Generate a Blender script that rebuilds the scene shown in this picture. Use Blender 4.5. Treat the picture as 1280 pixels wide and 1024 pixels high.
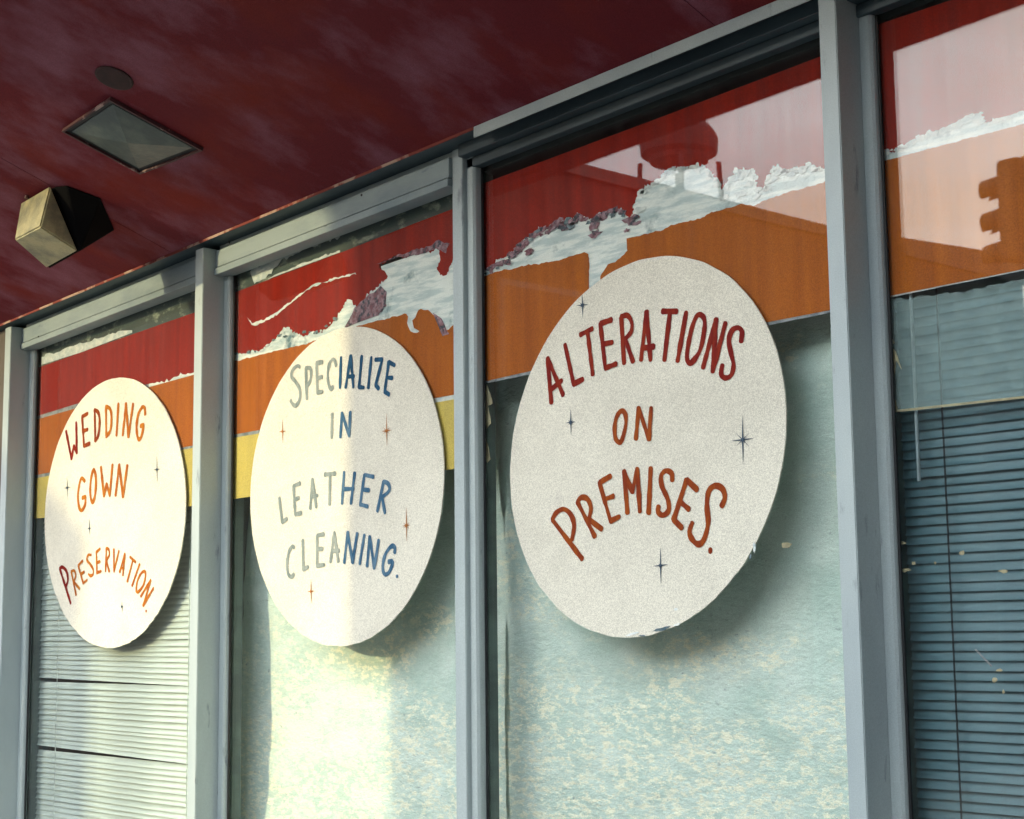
import bpy, bmesh, math, random
from mathutils import Vector, Matrix, noise
random.seed(7)
scn = bpy.context.scene
for o in list(bpy.data.objects): bpy.data.objects.remove(o)
C = scn.collection
R = math.radians

# ---------------------------------------------------------------- camera
RM = Matrix(((0.66396, -0.10930, -0.73974), (0.74768, 0.08210, 0.65896), (-0.01129, -0.99062, 0.13625)))
CAM = Vector((0.0, -2.67466, 1.6)); F = 2050.0
cd = bpy.data.cameras.new('camera'); cam = bpy.data.objects.new('camera', cd); C.objects.link(cam)
rt = RM @ Vector((1, 0, 0)); upv = RM @ Vector((0, -1, 0)); bk = RM @ Vector((0, 0, -1))
m = Matrix((rt, upv, bk)).transposed().to_4x4(); m.translation = CAM
cam.matrix_world = m
cd.sensor_width = 36; cd.lens = 36 * F / 1280; cd.clip_start = 0.05; cd.clip_end = 2000
scn.camera = cam
scn.render.resolution_x = 1024; scn.render.resolution_y = 819

# ---------------------------------------------------------------- light
SUN_AZ, SUN_EL = 19.2, 14.5          # degrees left of the facade's outward normal, above the horizon
w = bpy.data.worlds.new('World'); scn.world = w; w.use_nodes = True
nt = w.node_tree; nt.nodes.clear()
sky = nt.nodes.new('ShaderNodeTexSky'); sky.sky_type = 'NISHITA'; sky.sun_disc = False
sky.sun_elevation = R(SUN_EL); sky.sun_rotation = R(180 + SUN_AZ)
sky.air_density = 1.0; sky.dust_density = 1.6; sky.ozone_density = 2.0
bg = nt.nodes.new('ShaderNodeBackground'); bg.inputs[1].default_value = 0.15
outw = nt.nodes.new('ShaderNodeOutputWorld')
tc = nt.nodes.new('ShaderNodeTexCoord'); mp = nt.nodes.new('ShaderNodeMapping'); mp.inputs['Scale'].default_value = (1, 1, 3.2)
ns = nt.nodes.new('ShaderNodeTexNoise'); ns.inputs['Scale'].default_value = 3.0; ns.inputs['Detail'].default_value = 7; ns.inputs['Roughness'].default_value = .6
cr = nt.nodes.new('ShaderNodeValToRGB'); cr.color_ramp.elements[0].position = .30; cr.color_ramp.elements[1].position = .68
mx = nt.nodes.new('ShaderNodeMix'); mx.data_type = 'RGBA'
hs = nt.nodes.new('ShaderNodeMix'); hs.data_type = 'FLOAT'; hs.inputs[2].default_value = 0; hs.inputs[3].default_value = .8
nt.links.new(tc.outputs['Generated'], mp.inputs[0]); nt.links.new(mp.outputs[0], ns.inputs[0]); nt.links.new(ns.outputs[0], cr.inputs[0])
nt.links.new(cr.outputs[0], hs.inputs[0]); nt.links.new(hs.outputs[0], mx.inputs[0])
nt.links.new(sky.outputs[0], mx.inputs[6]); mx.inputs[7].default_value = (23.6, 24.2, 24.6, 1)
nt.links.new(mx.outputs[2], bg.inputs[0]); nt.links.new(bg.outputs[0], outw.inputs[0])
sd = bpy.data.lights.new('sun', 'SUN'); sd.energy = 2.0; sd.angle = R(0.5); sd.color = (.50, .415, .225)
sun = bpy.data.objects.new('sun', sd); C.objects.link(sun)
SD = Vector((-math.sin(R(SUN_AZ)) * math.cos(R(SUN_EL)), -math.cos(R(SUN_AZ)) * math.cos(R(SUN_EL)), math.sin(R(SUN_EL))))
sun.rotation_euler = SD.to_track_quat('Z', 'Y').to_euler()
vs = scn.view_settings; vs.view_transform = 'Standard'; vs.look = 'None'; vs.gamma = 1; vs.use_curve_mapping = False
vs.exposure = 1.56

# ---------------------------------------------------------------- helpers
def P(px, py, Y):
    """the point of the plane y = Y that lies on the sight line through (px, py)"""
    r = RM @ Vector((px - 640, py - 512, F)); return CAM + r * ((Y - CAM.y) / r.y)
def obj(name, bm, mat, parent=None, smooth=False):
    me = bpy.data.meshes.new(name); bm.normal_update(); bm.to_mesh(me); bm.free()
    if mat: me.materials.append(mat)
    if smooth:
        for p in me.polygons: p.use_smooth = True
    o = bpy.data.objects.new(name, me); C.objects.link(o)
    if parent: o.parent = parent
    return o
def tag(o, label=None, cat=None, group=None, kind=None):
    for k, v in (('label', label), ('category', cat), ('group', group), ('kind', kind)):
        if v: o[k] = v
    return o
def thing(name, label, cat, loc=(0, 0, 0), group=None):
    o = bpy.data.objects.new(name, None); C.objects.link(o); o.empty_display_size = .1
    return tag(o, label, cat, group)
def add_box(bm, x0, x1, y0, y1, z0, z1, bev=0.0):
    M = Matrix.Translation(((x0 + x1) / 2, (y0 + y1) / 2, (z0 + z1) / 2)) @ Matrix.Diagonal((abs(x1 - x0), abs(y1 - y0), abs(z1 - z0), 1))
    r = bmesh.ops.create_cube(bm, size=1, matrix=M)
    if bev:
        vs_ = set(r['verts']); es = [e for e in bm.edges if e.verts[0] in vs_ and e.verts[1] in vs_]
        bmesh.ops.bevel(bm, geom=es, offset=bev, segments=2, affect='EDGES')
def box(*a, **k):
    bm = bmesh.new(); add_box(bm, *a, **k); return bm
def H(x): return 2.7803 + .034 * (x + 5.908)       # height of the head where the soffit meets it
def rail(x0, x1, y0, y1, d0, d1, bev=.0015):
    """bar running along the head, d = depth below H(x)"""
    bm = bmesh.new(); add_box(bm, 0, 1, y0, y1, 0, 1)
    for v in bm.verts:
        x = x0 if v.co.x < .5 else x1; d = d1 if v.co.z < .5 else d0
        v.co = Vector((x, v.co.y, H(x) - d))
    if bev: bmesh.ops.bevel(bm, geom=bm.edges[:], offset=bev, segments=1, affect='EDGES')
    return bm
def poly(bm, pts, thick=Vector((0, .0006, 0))):
    """flat sheet of real thickness with an arbitrary outline"""
    v = [bm.verts.new(p) for p in pts]; f = bm.faces.new(v)
    if thick.length:
        r = bmesh.ops.extrude_face_region(bm, geom=[f])
        bmesh.ops.translate(bm, vec=thick, verts=[g for g in r['geom'] if isinstance(g, bmesh.types.BMVert)])
def rag(pts, amp=2.0, step=3.0, seed=0):
    """rough, torn version of an open line (image-sized units)"""
    rnd = random.Random(seed); out = []
    for a, b in zip(pts, pts[1:]):
        n = max(1, int(math.dist(a, b) / step))
        for i in range(n):
            t = i / n; x = a[0] + (b[0] - a[0]) * t; y = a[1] + (b[1] - a[1]) * t
            k = amp * (noise.noise(Vector((x * .09, y * .09, seed))) * 1.3 + noise.noise(Vector((x * .35, y * .35, seed + 9))) * 1.1 + noise.noise(Vector((x * .9, y * .9, seed + 3))) * .8)
            out.append((x + rnd.uniform(-.3, .3) * amp, y + k + rnd.uniform(-.3, .3) * amp))
    out.append(pts[-1]); return out

# ---------------------------------------------------------------- materials
def mat(name, col, rough=.6, col2=None, scale=(8, 8, 8), nscale=1.0, lo=.4, hi=.6, bump=0.0, bscale=60, spec=.5, metallic=0, detail=6, grain=0.0, col3=None, lo3=.55, hi3=.7, scale3=(2, 2, 2)):
    m = bpy.data.materials.new(name); m.use_nodes = True; t = m.node_tree; b = t.nodes['Principled BSDF']
    b.inputs['Base Color'].default_value = (*col, 1); b.inputs['Roughness'].default_value = rough
    b.inputs['Specular IOR Level'].default_value = spec; b.inputs['Metallic'].default_value = metallic
    tc = t.nodes.new('ShaderNodeTexCoord'); last = None
    def nz(sc, det=6, ns=1.0):
        mp = t.nodes.new('ShaderNodeMapping'); mp.inputs['Scale'].default_value = sc
        n = t.nodes.new('ShaderNodeTexNoise'); n.inputs['Scale'].default_value = ns; n.inputs['Detail'].default_value = det; n.inputs['Roughness'].default_value = .6
        t.links.new(tc.outputs['Object'], mp.inputs[0]); t.links.new(mp.outputs[0], n.inputs[0]); return n.outputs[0]
    def mixc(fac, a, c):
        x = t.nodes.new('ShaderNodeMix'); x.data_type = 'RGBA'; t.links.new(fac, x.inputs[0])
        if a is None: x.inputs[6].default_value = (*col, 1)
        else: t.links.new(a, x.inputs[6])
        x.inputs[7].default_value = (*c, 1); return x.outputs[2]
    def ramp(s, lo, hi):
        r = t.nodes.new('ShaderNodeMapRange'); r.inputs[1].default_value = lo; r.inputs[2].default_value = hi; t.links.new(s, r.inputs[0]); return r.outputs[0]
    if col2: last = mixc(ramp(nz(scale, detail, nscale), lo, hi), last, col2)
    if col3: last = mixc(ramp(nz(scale3, 8), lo3, hi3), last, col3)
    if grain:
        n = nz((420, 420, 420), 1); h = t.nodes.new('ShaderNodeMapRange'); h.inputs[1].default_value = .3; h.inputs[2].default_value = .7
        h.inputs[3].default_value = 1 - grain; h.inputs[4].default_value = 1 + grain; t.links.new(n, h.inputs[0])
        v = t.nodes.new('ShaderNodeVectorMath'); v.operation = 'SCALE'
        if last: t.links.new(last, v.inputs[0])
        else: v.inputs[0].default_value = col
        t.links.new(h.outputs[0], v.inputs['Scale']); last = v.outputs[0]
    if last: t.links.new(last, b.inputs['Base Color'])
    if bump:
        bp = t.nodes.new('ShaderNodeBump'); bp.inputs['Strength'].default_value = bump; bp.inputs['Distance'].default_value = .004
        t.links.new(nz((bscale,) * 3, 5), bp.inputs['Height']); t.links.new(bp.outputs[0], b.inputs['Normal'])
    return m
M = {}
M['alu'] = mat('painted_aluminium', (.40, .475, .475), .45, (.32, .39, .41), (3, 3, 1.2), lo=.4, hi=.65, bump=.08, bscale=200, grain=.10, col3=(.20, .24, .26), lo3=.63, hi3=.72, scale3=(26, 26, 7))
M['head'] = mat('weathered_shaded_head_paint', (.28, .345, .355), .5, (.19, .25, .275), (3, 3, 9), lo=.4, hi=.65, bump=.1, bscale=150, grain=.06, col3=(.16, .20, .22), lo3=.64, hi3=.74, scale3=(14, 14, 30), spec=.2)  # worn frame paint; canopy shade is put into its darker base
M['slate'] = mat('slate_trim_paint', (.045, .075, .09), .5, (.03, .052, .064), (3, 3, 6), grain=.05, bump=.1, bscale=90)
M['dark'] = mat('black_gasket_and_shade', (.008, .01, .012), .6)  # seals and joints, also the painted shadow ring of the square light
M['inner'] = mat('inner_frame_paint', (.10, .15, .14), .5, (.06, .09, .09), (3, 3, 9))
M['edge'] = mat('chipped_red_edge_paint', (.20, .035, .025), .8, (.42, .28, .22), (7, 7, 7), lo=.50, hi=.56)
M['soffit'] = mat('maroon_soffit_paint', (.135, .014, .022), .75, (.26, .11, .16), (5, 3.0, 3), lo=.45, hi=.80, bump=.35, bscale=14, grain=.24, col3=(.175, .018, .014), lo3=.50, hi3=.66, scale3=(2.6, 1.9, 1), spec=.15)
M['red'] = mat('red_vinyl', (.29, .012, .003), .6, (.20, .008, .003), (26, 1, 1.6), spec=.1, lo=.35, hi=.7, grain=.18)
M['orange'] = mat('orange_vinyl', (.42, .112, .008), .6, (.32, .078, .007), (26, 1, 1.6), spec=.1, lo=.35, hi=.7, grain=.18)
M['yellow'] = mat('yellow_vinyl', (.60, .46, .09), .6, (.48, .37, .08), (20, 1, 3), lo=.35, hi=.7, grain=.18)
M['residue'] = mat('pale_adhesive_residue', (.50, .60, .60), .6, (.78, .82, .78), (9, 1, 55), lo=.42, hi=.56, bump=1.0, bscale=55, grain=.08, col3=(.10, .19, .22), lo3=.58, hi3=.70, scale3=(9, 9, 9))
M['pin'] = mat('grey_glue_line', (.13, .15, .17), .6, (.3, .32, .33), (30, 1, 30))
M['flakewhite'] = mat('white_torn_backing', (.70, .72, .68), .7, (.48, .55, .55), (30, 10, 40), bump=.8, bscale=70)
M['flakepink'] = mat('faded_pink_vinyl', (.17, .055, .075), .6, (.34, .22, .26), (60, 10, 60), lo=.42, hi=.6, bump=1, bscale=90, col3=(.02, .03, .05), lo3=.52, hi3=.6, scale3=(45, 45, 45))
M['flakedark'] = mat('grey_teal_torn_glue', (.05, .10, .12), .8, (.20, .26, .28), (50, 10, 50), bump=.8)
M['smear'] = mat('green_grey_dirt', (.035, .06, .055), .7, (.30, .34, .27), (14, 1, 30), lo=.54, hi=.68, grain=.1)
M['sign'] = mat('white_sign_paint', (.68, .67, .57), .7, (.61, .60, .51), (3, 3, 3), grain=.24, spec=.15, col3=(.54, .53, .46), lo3=.62, hi3=.75, scale3=(7, 7, 7), bump=.05, bscale=150)
M['ink_red'] = mat('dark_red_brush_paint', (.15, .004, .003), .6, (.22, .018, .004), (60, 60, 14), lo=.40, hi=.60, spec=.12, grain=.15)
M['ink_rust'] = mat('rust_orange_brush_paint', (.27, .055, .004), .6, (.19, .026, .004), (60, 60, 16), lo=.40, hi=.60, spec=.12, grain=.15)
M['ink_amber'] = mat('amber_brush_paint', (.42, .150, .010), .6, (.32, .080, .006), (60, 60, 16), lo=.40, hi=.60, spec=.12, grain=.15)
M['ink_blue'] = mat('navy_brush_paint', (.010, .055, .11), .6, (.02, .09, .17), (60, 60, 16), lo=.40, hi=.60, spec=.12, grain=.15)
M['ink_blue2'] = mat('worn_blue_brush_paint', (.03, .10, .18), .6, (.10, .19, .27), (60, 60, 16), lo=.40, hi=.60, spec=.12, grain=.15)
M['ink_sunlit'] = mat('sunlit_grey_blue_brush_paint', (.17, .215, .21), .6, (.26, .30, .28), (60, 60, 16), lo=.40, hi=.60, spec=.12, grain=.15)  # left letters: the sun's wash over the blue is mixed into the colour
M['star_navy'] = mat('star_navy_paint', (.015, .045, .08), .6)
M['star_amber'] = mat('star_amber_paint', (.36, .13, .02), .6)
M['star_pale'] = mat('star_faded_paint', (.55, .42, .22), .6)
M['slat'] = mat('blind_slat_enamel', (.60, .68, .62), .45, (.34, .40, .39), (2, 2, 40), grain=.08)
M['slatd'] = mat('dusty_blue_blind_enamel', (.075, .165, .195), .5, (.045, .115, .145), (3, 2, 30), grain=.08)
M['cord'] = mat('blind_cord', (.012, .022, .028), .9)
M['wand'] = mat('clear_plastic_wand', (.26, .34, .37), .5)
M['paper'] = mat('mottled_backing_paper', (.55, .66, .62), .75, (.78, .80, .60), (46, 30, 95), lo=.50, hi=.64, bump=.8, bscale=60, grain=.14, detail=9, col3=(.53, .64, .60), lo3=.44, hi3=.60, scale3=(4, 3, 5))
def paper_mat():
    m = bpy.data.materials.new('mottled_low_glow_paper'); m.use_nodes = True; t = m.node_tree; b = t.nodes['Principled BSDF']; N = t.nodes.new; L = t.links.new
    b.inputs['Roughness'].default_value = .7; b.inputs['Specular IOR Level'].default_value = .3
    tc = N('ShaderNodeTexCoord')
    def nz(sc, det=8, rough=.65):
        mp = N('ShaderNodeMapping'); mp.inputs['Scale'].default_value = sc; n = N('ShaderNodeTexNoise'); n.inputs['Scale'].default_value = 1
        n.inputs['Detail'].default_value = det; n.inputs['Roughness'].default_value = rough; L(tc.outputs['Object'], mp.inputs[0]); L(mp.outputs[0], n.inputs[0]); return n.outputs[0]
    def rng(sck, a, b_, c=0, d=1):
        r = N('ShaderNodeMapRange'); r.inputs[1].default_value = a; r.inputs[2].default_value = b_; r.inputs[3].default_value = c; r.inputs[4].default_value = d; L(sck, r.inputs[0]); return r.outputs[0]
    def mul(a, b_):
        x = N('ShaderNodeMath'); x.operation = 'MULTIPLY'; L(a, x.inputs[0]); L(b_, x.inputs[1]); return x.outputs[0]
    def mix(f, a, c):
        x = N('ShaderNodeMix'); x.data_type = 'RGBA'; L(f, x.inputs[0])
        if isinstance(a, tuple): x.inputs[6].default_value = (*a, 1)
        else: L(a, x.inputs[6])
        x.inputs[7].default_value = (*c, 1); return x.outputs[2]
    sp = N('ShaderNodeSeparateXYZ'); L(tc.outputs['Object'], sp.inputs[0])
    low = rng(sp.outputs[2], 1.0, 1.75, .26, -.13)  # reflected light low on the sheets, put into the colour
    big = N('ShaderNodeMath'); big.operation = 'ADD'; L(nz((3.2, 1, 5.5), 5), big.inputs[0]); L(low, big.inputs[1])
    glow_mottle = mul(rng(big.outputs[0], .42, .56), rng(nz((26, 10, 54), 10, .8),   .49, .55))
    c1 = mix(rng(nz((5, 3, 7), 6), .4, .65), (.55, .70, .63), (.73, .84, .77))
    c2 = mix(glow_mottle, c1, (.95, .94, .76))
    dk = mul(rng(nz((50, 10, 90), 6), .60, .70), rng(nz((4, 2, 5), 3), .48, .6))
    c3 = mix(dk, c2, (.38, .48, .46)); gr = N('ShaderNodeVectorMath'); gr.operation = 'SCALE'; L(c3, gr.inputs[0]); L(rng(nz((430, 430, 430), 1), .3, .7, .84, 1.10), gr.inputs['Scale']); L(gr.outputs[0], b.inputs['Base Color'])
    bp = N('ShaderNodeBump'); bp.inputs['Strength'].default_value = .8; bp.inputs['Distance'].default_value = .007
    L(nz((45, 45, 90), 8), bp.inputs['Height']); L(bp.outputs[0], b.inputs['Normal']); return m
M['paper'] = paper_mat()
M['tape'] = mat('old_masking_tape', (.50, .44, .27), .8, (.34, .30, .19), (30, 30, 30), bump=.6, bscale=90)
M['lens'] = mat('prismatic_lamp_glass', (.42, .39, .23), .35, (.20, .20, .14), (11, 11, 11), bump=.5, bscale=160, grain=.1)
M['black'] = mat('black_lamp_enamel', (.003, .003, .0035), .9, spec=.1)
M['flens'] = mat('dusty_recessed_lens', (.055, .08, .08), .4, (.12, .15, .13), (10, 10, 10), lo=.45, hi=.7, bump=.3, bscale=60)
M['rim'] = mat('chipped_rim_paint', (.06, .018, .022), .6, (.34, .24, .22), (14, 14, 14), lo=.56, hi=.62)
M['cover'] = mat('dark_maroon_cover', (.022, .007, .008), .8, (.04, .012, .013), (30, 30, 30))
M['room'] = mat('dark_interior', (.05, .06, .06), .9)
M['stucco'] = mat('grey_stucco', (.12, .10, .085), .9, (.09, .08, .065), (2, 2, 2), bump=.4, bscale=40)
M['brick'] = mat('brown_rendered_wall', (.055, .038, .026), .9, (.04, .028, .02), (3, 3, 3), bump=.4, bscale=30)
M['pave'] = mat('concrete_pavement', (.13, .125, .12), .9, (.10, .097, .09), (1.5, 1.5, 1.5), bump=.3, bscale=40)
M['asphalt'] = mat('asphalt', (.05, .05, .052), .9, (.07, .07, .07), (4, 4, 4), bump=.5, bscale=90)
M['soil'] = mat('dry_ground', (.16, .14, .10), .95, (.11, .11, .07), (.4, .4, .4))
M['signal'] = mat('signal_housing_paint', (.05, .045, .02), .5)
M['pole'] = mat('galvanised_pole', (.25, .26, .27), .4, metallic=.6)
M['tank'] = mat('weathered_tank_wood', (.06, .045, .04), .8, (.04, .03, .03), (1, 1, 6))

def glass_mat():
    m = bpy.data.materials.new('dusty_window_glass'); m.use_nodes = True; t = m.node_tree; t.nodes.clear(); N = t.nodes.new; L = t.links.new
    out = N('ShaderNodeOutputMaterial'); tr = N('ShaderNodeBsdfTransparent'); tr.inputs[0].default_value = (.965, .98, .975, 1)
    gl = N('ShaderNodeBsdfGlossy'); gl.inputs['Roughness'].default_value = .012
    lw = N('ShaderNodeLayerWeight'); lw.inputs[0].default_value = .5
    pw = N('ShaderNodeMath'); pw.operation = 'POWER'; pw.inputs[1].default_value = 4.5
    ma = N('ShaderNodeMath'); ma.operation = 'MULTIPLY_ADD'; ma.inputs[1].default_value = .93; ma.inputs[2].default_value = .030
    L(lw.outputs['Facing'], pw.inputs[0]); L(pw.outputs[0], ma.inputs[0])
    tq = N('ShaderNodeTexCoord'); mq = N('ShaderNodeMapping'); mq.inputs['Scale'].default_value = (110, 1, 1.6); nq = N('ShaderNodeTexNoise'); nq.inputs['Scale'].default_value = 1; nq.inputs['Detail'].default_value = 6
    rq_ = N('ShaderNodeMapRange'); rq_.inputs[1].default_value = .35; rq_.inputs[2].default_value = .65; rq_.inputs[3].default_value = .92; rq_.inputs[4].default_value = 1.06
    L(tq.outputs['Object'], mq.inputs[0]); L(mq.outputs[0], nq.inputs[0]); L(nq.outputs[0], rq_.inputs[0])
    mu = N('ShaderNodeMath'); mu.operation = 'MULTIPLY'; L(ma.outputs[0], mu.inputs[0]); L(rq_.outputs[0], mu.inputs[1])
    mx = N('ShaderNodeMixShader'); L(mu.outputs[0], mx.inputs[0]); L(tr.outputs[0], mx.inputs[1]); L(gl.outputs[0], mx.inputs[2])
    df = N('ShaderNodeBsdfDiffuse'); df.inputs[0].default_value = (.55, .55, .52, 1)
    tc = N('ShaderNodeTexCoord'); mp = N('ShaderNodeMapping'); mp.inputs['Scale'].default_value = (45, 1, 1.3)
    n = N('ShaderNodeTexNoise'); n.inputs['Scale'].default_value = 1; n.inputs['Detail'].default_value = 5
    r = N('ShaderNodeMapRange'); r.inputs[1].default_value = .4; r.inputs[2].default_value = .75; r.inputs[3].default_value = .0; r.inputs[4].default_value = .012
    L(tc.outputs['Object'], mp.inputs[0]); L(mp.outputs[0], n.inputs[0]); L(n.outputs[0], r.inputs[0])
    m2 = N('ShaderNodeMixShader'); L(r.outputs[0], m2.inputs[0]); L(mx.outputs[0], m2.inputs[1]); L(df.outputs[0], m2.inputs[2]); L(m2.outputs[0], out.inputs[0])
    return m
M['glass'] = glass_mat()
def veil_mat(name, col, a, alo=0.0):
    m = bpy.data.materials.new(name); m.use_nodes = True; t = m.node_tree; t.nodes.clear(); N = t.nodes.new; L = t.links.new
    out = N('ShaderNodeOutputMaterial'); tr = N('ShaderNodeBsdfTransparent'); df = N('ShaderNodeBsdfDiffuse'); df.inputs[0].default_value = (*col, 1)
    tc = N('ShaderNodeTexCoord'); mp = N('ShaderNodeMapping'); mp.inputs['Scale'].default_value = (30, 1, 40)
    n = N('ShaderNodeTexNoise'); n.inputs['Scale'].default_value = 1; n.inputs['Detail'].default_value = 6
    r = N('ShaderNodeMapRange'); r.inputs[1].default_value = .35; r.inputs[2].default_value = .65; r.inputs[3].default_value = alo; r.inputs[4].default_value = a
    L(tc.outputs['Object'], mp.inputs[0]); L(mp.outputs[0], n.inputs[0]); L(n.outputs[0], r.inputs[0])
    mx = N('ShaderNodeMixShader'); L(r.outputs[0], mx.inputs[0]); L(tr.outputs[0], mx.inputs[1]); L(df.outputs[0], mx.inputs[2]); L(mx.outputs[0], out.inputs[0]); return m
M['film'] = veil_mat('cloudy_glue_film', (.46, .62, .62), .27, .15)

G = .10          # outer face of the glass
YB = G + .0085   # film on the inner face of the glass
YS = G - .004    # painted boards lie on the outer face

# ---------------------------------------------------------------- ground, street and the buildings seen only as reflections, plus an unseen light-blocking block
tag(obj('ground', box(-160, 160, -220, 60, -.5, -.12), M['soil']), kind='structure')
tag(obj('road', box(-160, 160, -8.6, -3.6, -.13, -.096), M['asphalt']), kind='structure')
tag(obj('pavement', box(-60, 60, -3.6, .04, -.13, 0, bev=.01), M['pave']), kind='structure')
tag(obj('far_pavement', box(-60, 60, -20, -8.6, -.13, 0, bev=.01), M['pave']), kind='structure')
bm = bmesh.new(); x = -58
while x < 58: add_box(bm, x, x + 2.5, -6.16, -6.04, -.098, -.092); x += 7
tag(obj('road_marking', bm, mat('road_paint', (.6, .5, .12), .8)), kind='structure')

def flat_building(name, label, x0, x1, y0, y1, h, wallm, wins):
    t = thing(name, label, 'building')
    obj('wall', box(x0, x1, y0, y1, 0, h - .12), wallm, t)
    obj('parapet', box(x0 - .05, x1 + .05, y0 - .05, y1 + .05, h - .118, h), M['stucco'], t)
    for (axis, a, z0, z1, wd) in wins:
        if axis == 'x+':
            f = obj('window', box(x1 + .003, x1 + .06, a, a + wd, z0, z1), M['inner'], t)
            obj('pane', box(x1 + .061, x1 + .065, a + .06, a + wd - .06, z0 + .06, z1 - .06), M['dark'], f)
        else:
            f = obj('window', box(a, a + wd, y1 + .003, y1 + .06, z0, z1), M['inner'], t)
            obj('pane', box(a + .06, a + wd - .06, y1 + .061, y1 + .065, z0 + .06, z1 - .06), M['dark'], f)
    return t
flat_building('side_building', 'low flat-roofed building mirrored in the two right-hand windows below the bright sky', -24, -10.95, -15.6, -5.5, 6.06, M['brick'],
              [('x+', y, 1.0, 2.6, 1.3) for y in (-14.6, -12.4, -10.2, -8.0)] + [('x+', y, 3.6, 4.8, 1.1) for y in (-14.4, -12.2, -10, -7.8)])
sb = [o for o in C.objects if o.name == 'side_building'][0]
bm = bmesh.new()
for x in (-11.4, -10.90): [bm.verts.new((x, y, z)) for y, z in ((-11.6, 6.061), (-15.65, 6.061), (-15.65, 6.30))]
bm.verts.ensure_lookup_table()
for f in ((0, 1, 2), (5, 4, 3), (0, 3, 4, 1), (1, 4, 5, 2), (2, 5, 3, 0)): bm.faces.new([bm.verts[i] for i in f])
obj('raised_parapet', bm, M['stucco'], sb)
flat_building('street_building', 'plain block at the right edge of the mirrored sky, behind the traffic signal', -7.12, 3.5, -16, -9.35, 5.56, M['stucco'],
              [('y+', x, 1.0, 2.9, 1.4) for x in (-6.4, -4.2, -2.0, .2)] + [('y+', x, 3.9, 5.0, 1.0) for x in (-6.2, -4.0, -1.8, .4)])
flat_building('sky_blocker_right', 'tall dark block added on the right, outside the picture, to cut sky light', 3.2, 12, -13, .0, 7.5, M['brick'], [])  # added out of view to keep sky light from the right off the front
# traffic signal, side-on
t = thing('traffic_signal', 'dark traffic signal seen side-on as a mirrored silhouette in the far right window', 'traffic signal', (0, 0, 0))
def MirP(px, py, d):
    """point whose reflection in the glass is seen along (px, py), d metres out from the facade"""
    q = P(px, py, 2 * G + d); return Vector((q.x, 2 * G - q.y, q.z))
SY = 7.0; s_top = MirP(1254, 205, SY); s_bot = MirP(1254, 330, SY); sx, sy = s_top.x, s_top.y; K = .80
obj('housing', box(sx, sx + .17, sy - .11, sy + .11, s_bot.z, s_top.z, bev=.015), M['signal'], t)
for k, (ya, yb) in enumerate(((221, 248), (262, 290), (303, 331))):
    za, zb = MirP(1240, ya, SY).z, MirP(1240, yb, SY).z; z = (za + zb) / 2; rr_ = (za - zb) / 2
    bm = bmesh.new(); segs = 16
    ring = [(math.cos(R(-55) + R(290) * i / segs), math.sin(R(-55) + R(290) * i / segs)) for i in range(segs + 1)]
    vv = []
    for dx in (0.0, -.08, -.165):
        for q in (1.0, .93):
            vv.append([bm.verts.new((sx + .002 + dx, sy + p[0] * rr_ * q, z + p[1] * rr_ * q + dx * .10)) for p in ring])
    for i in range(segs):
        for a, b in ((0, 2), (2, 4), (5, 3), (3, 1), (4, 5)):
            bm.faces.new((vv[a][i], vv[a][i + 1], vv[b][i + 1], vv[b][i]))
    obj('visor', bm, M['signal'], t)
    bm = bmesh.new(); bmesh.ops.create_cone(bm, cap_ends=True, segments=20, radius1=rr_ * .9, radius2=rr_ * .8, depth=.02, matrix=Matrix.Translation((sx - .011, sy, z)) @ Matrix.Rotation(R(90), 4, 'Y'))
    obj('lens', bm, mat('signal_lens', ((.3, .02, .01), (.35, .2, .01), (.01, .2, .05))[k], .3), t)
bm = bmesh.new(); bmesh.ops.create_cone(bm, cap_ends=True, segments=16, radius1=.09, radius2=.06, depth=s_top.z + .1, matrix=Matrix.Translation((sx + .09, -8.9, (s_top.z + .1) / 2)))
obj('pole', bm, M['pole'], t)
obj('mast_arm', box(sx + .06, sx + .12, -8.9, sy - .111, s_top.z - .1, s_top.z - .04), M['pole'], t)
# roof tank on legs
t = thing('water_tank', 'round water tank on legs mirrored above the painted roofline in the third window', 'water tank', (0, 0, 0))
tx, ty = -20.66, -19.9
bm = bmesh.new()
prof = [(.56, 10.56), (.58, 10.66), (.74, 10.72), (.76, 10.98), (.72, 11.10), (.56, 11.30), (.38, 11.60), (.05, 11.95)]
rings = [[bm.verts.new((tx + r * math.cos(i * math.tau / 28), ty + r * math.sin(i * math.tau / 28), z)) for i in range(28)] for r, z in prof]
for a, b in zip(rings, rings[1:]):
    for i in range(28): bm.faces.new((a[i], a[(i + 1) % 28], b[(i + 1) % 28], b[i]))
bm.faces.new(rings[0][::-1]); bm.faces.new(rings[-1]); obj('tank', bm, M['tank'], t)
for sx in (-1, 1):
    for sy in (-1, 1):
        bm = bmesh.new(); add_box(bm, -.035, .035, -.035, .035, 0, 1)
        for v in bm.verts:
            k = v.co.z; v.co = Vector((tx + sx * (.95 - .42 * k) + v.co.x, ty + sy * (.95 - .42 * k) + v.co.y, 10.55 * k))
        obj('leg', bm, M['tank'], t)

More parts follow.
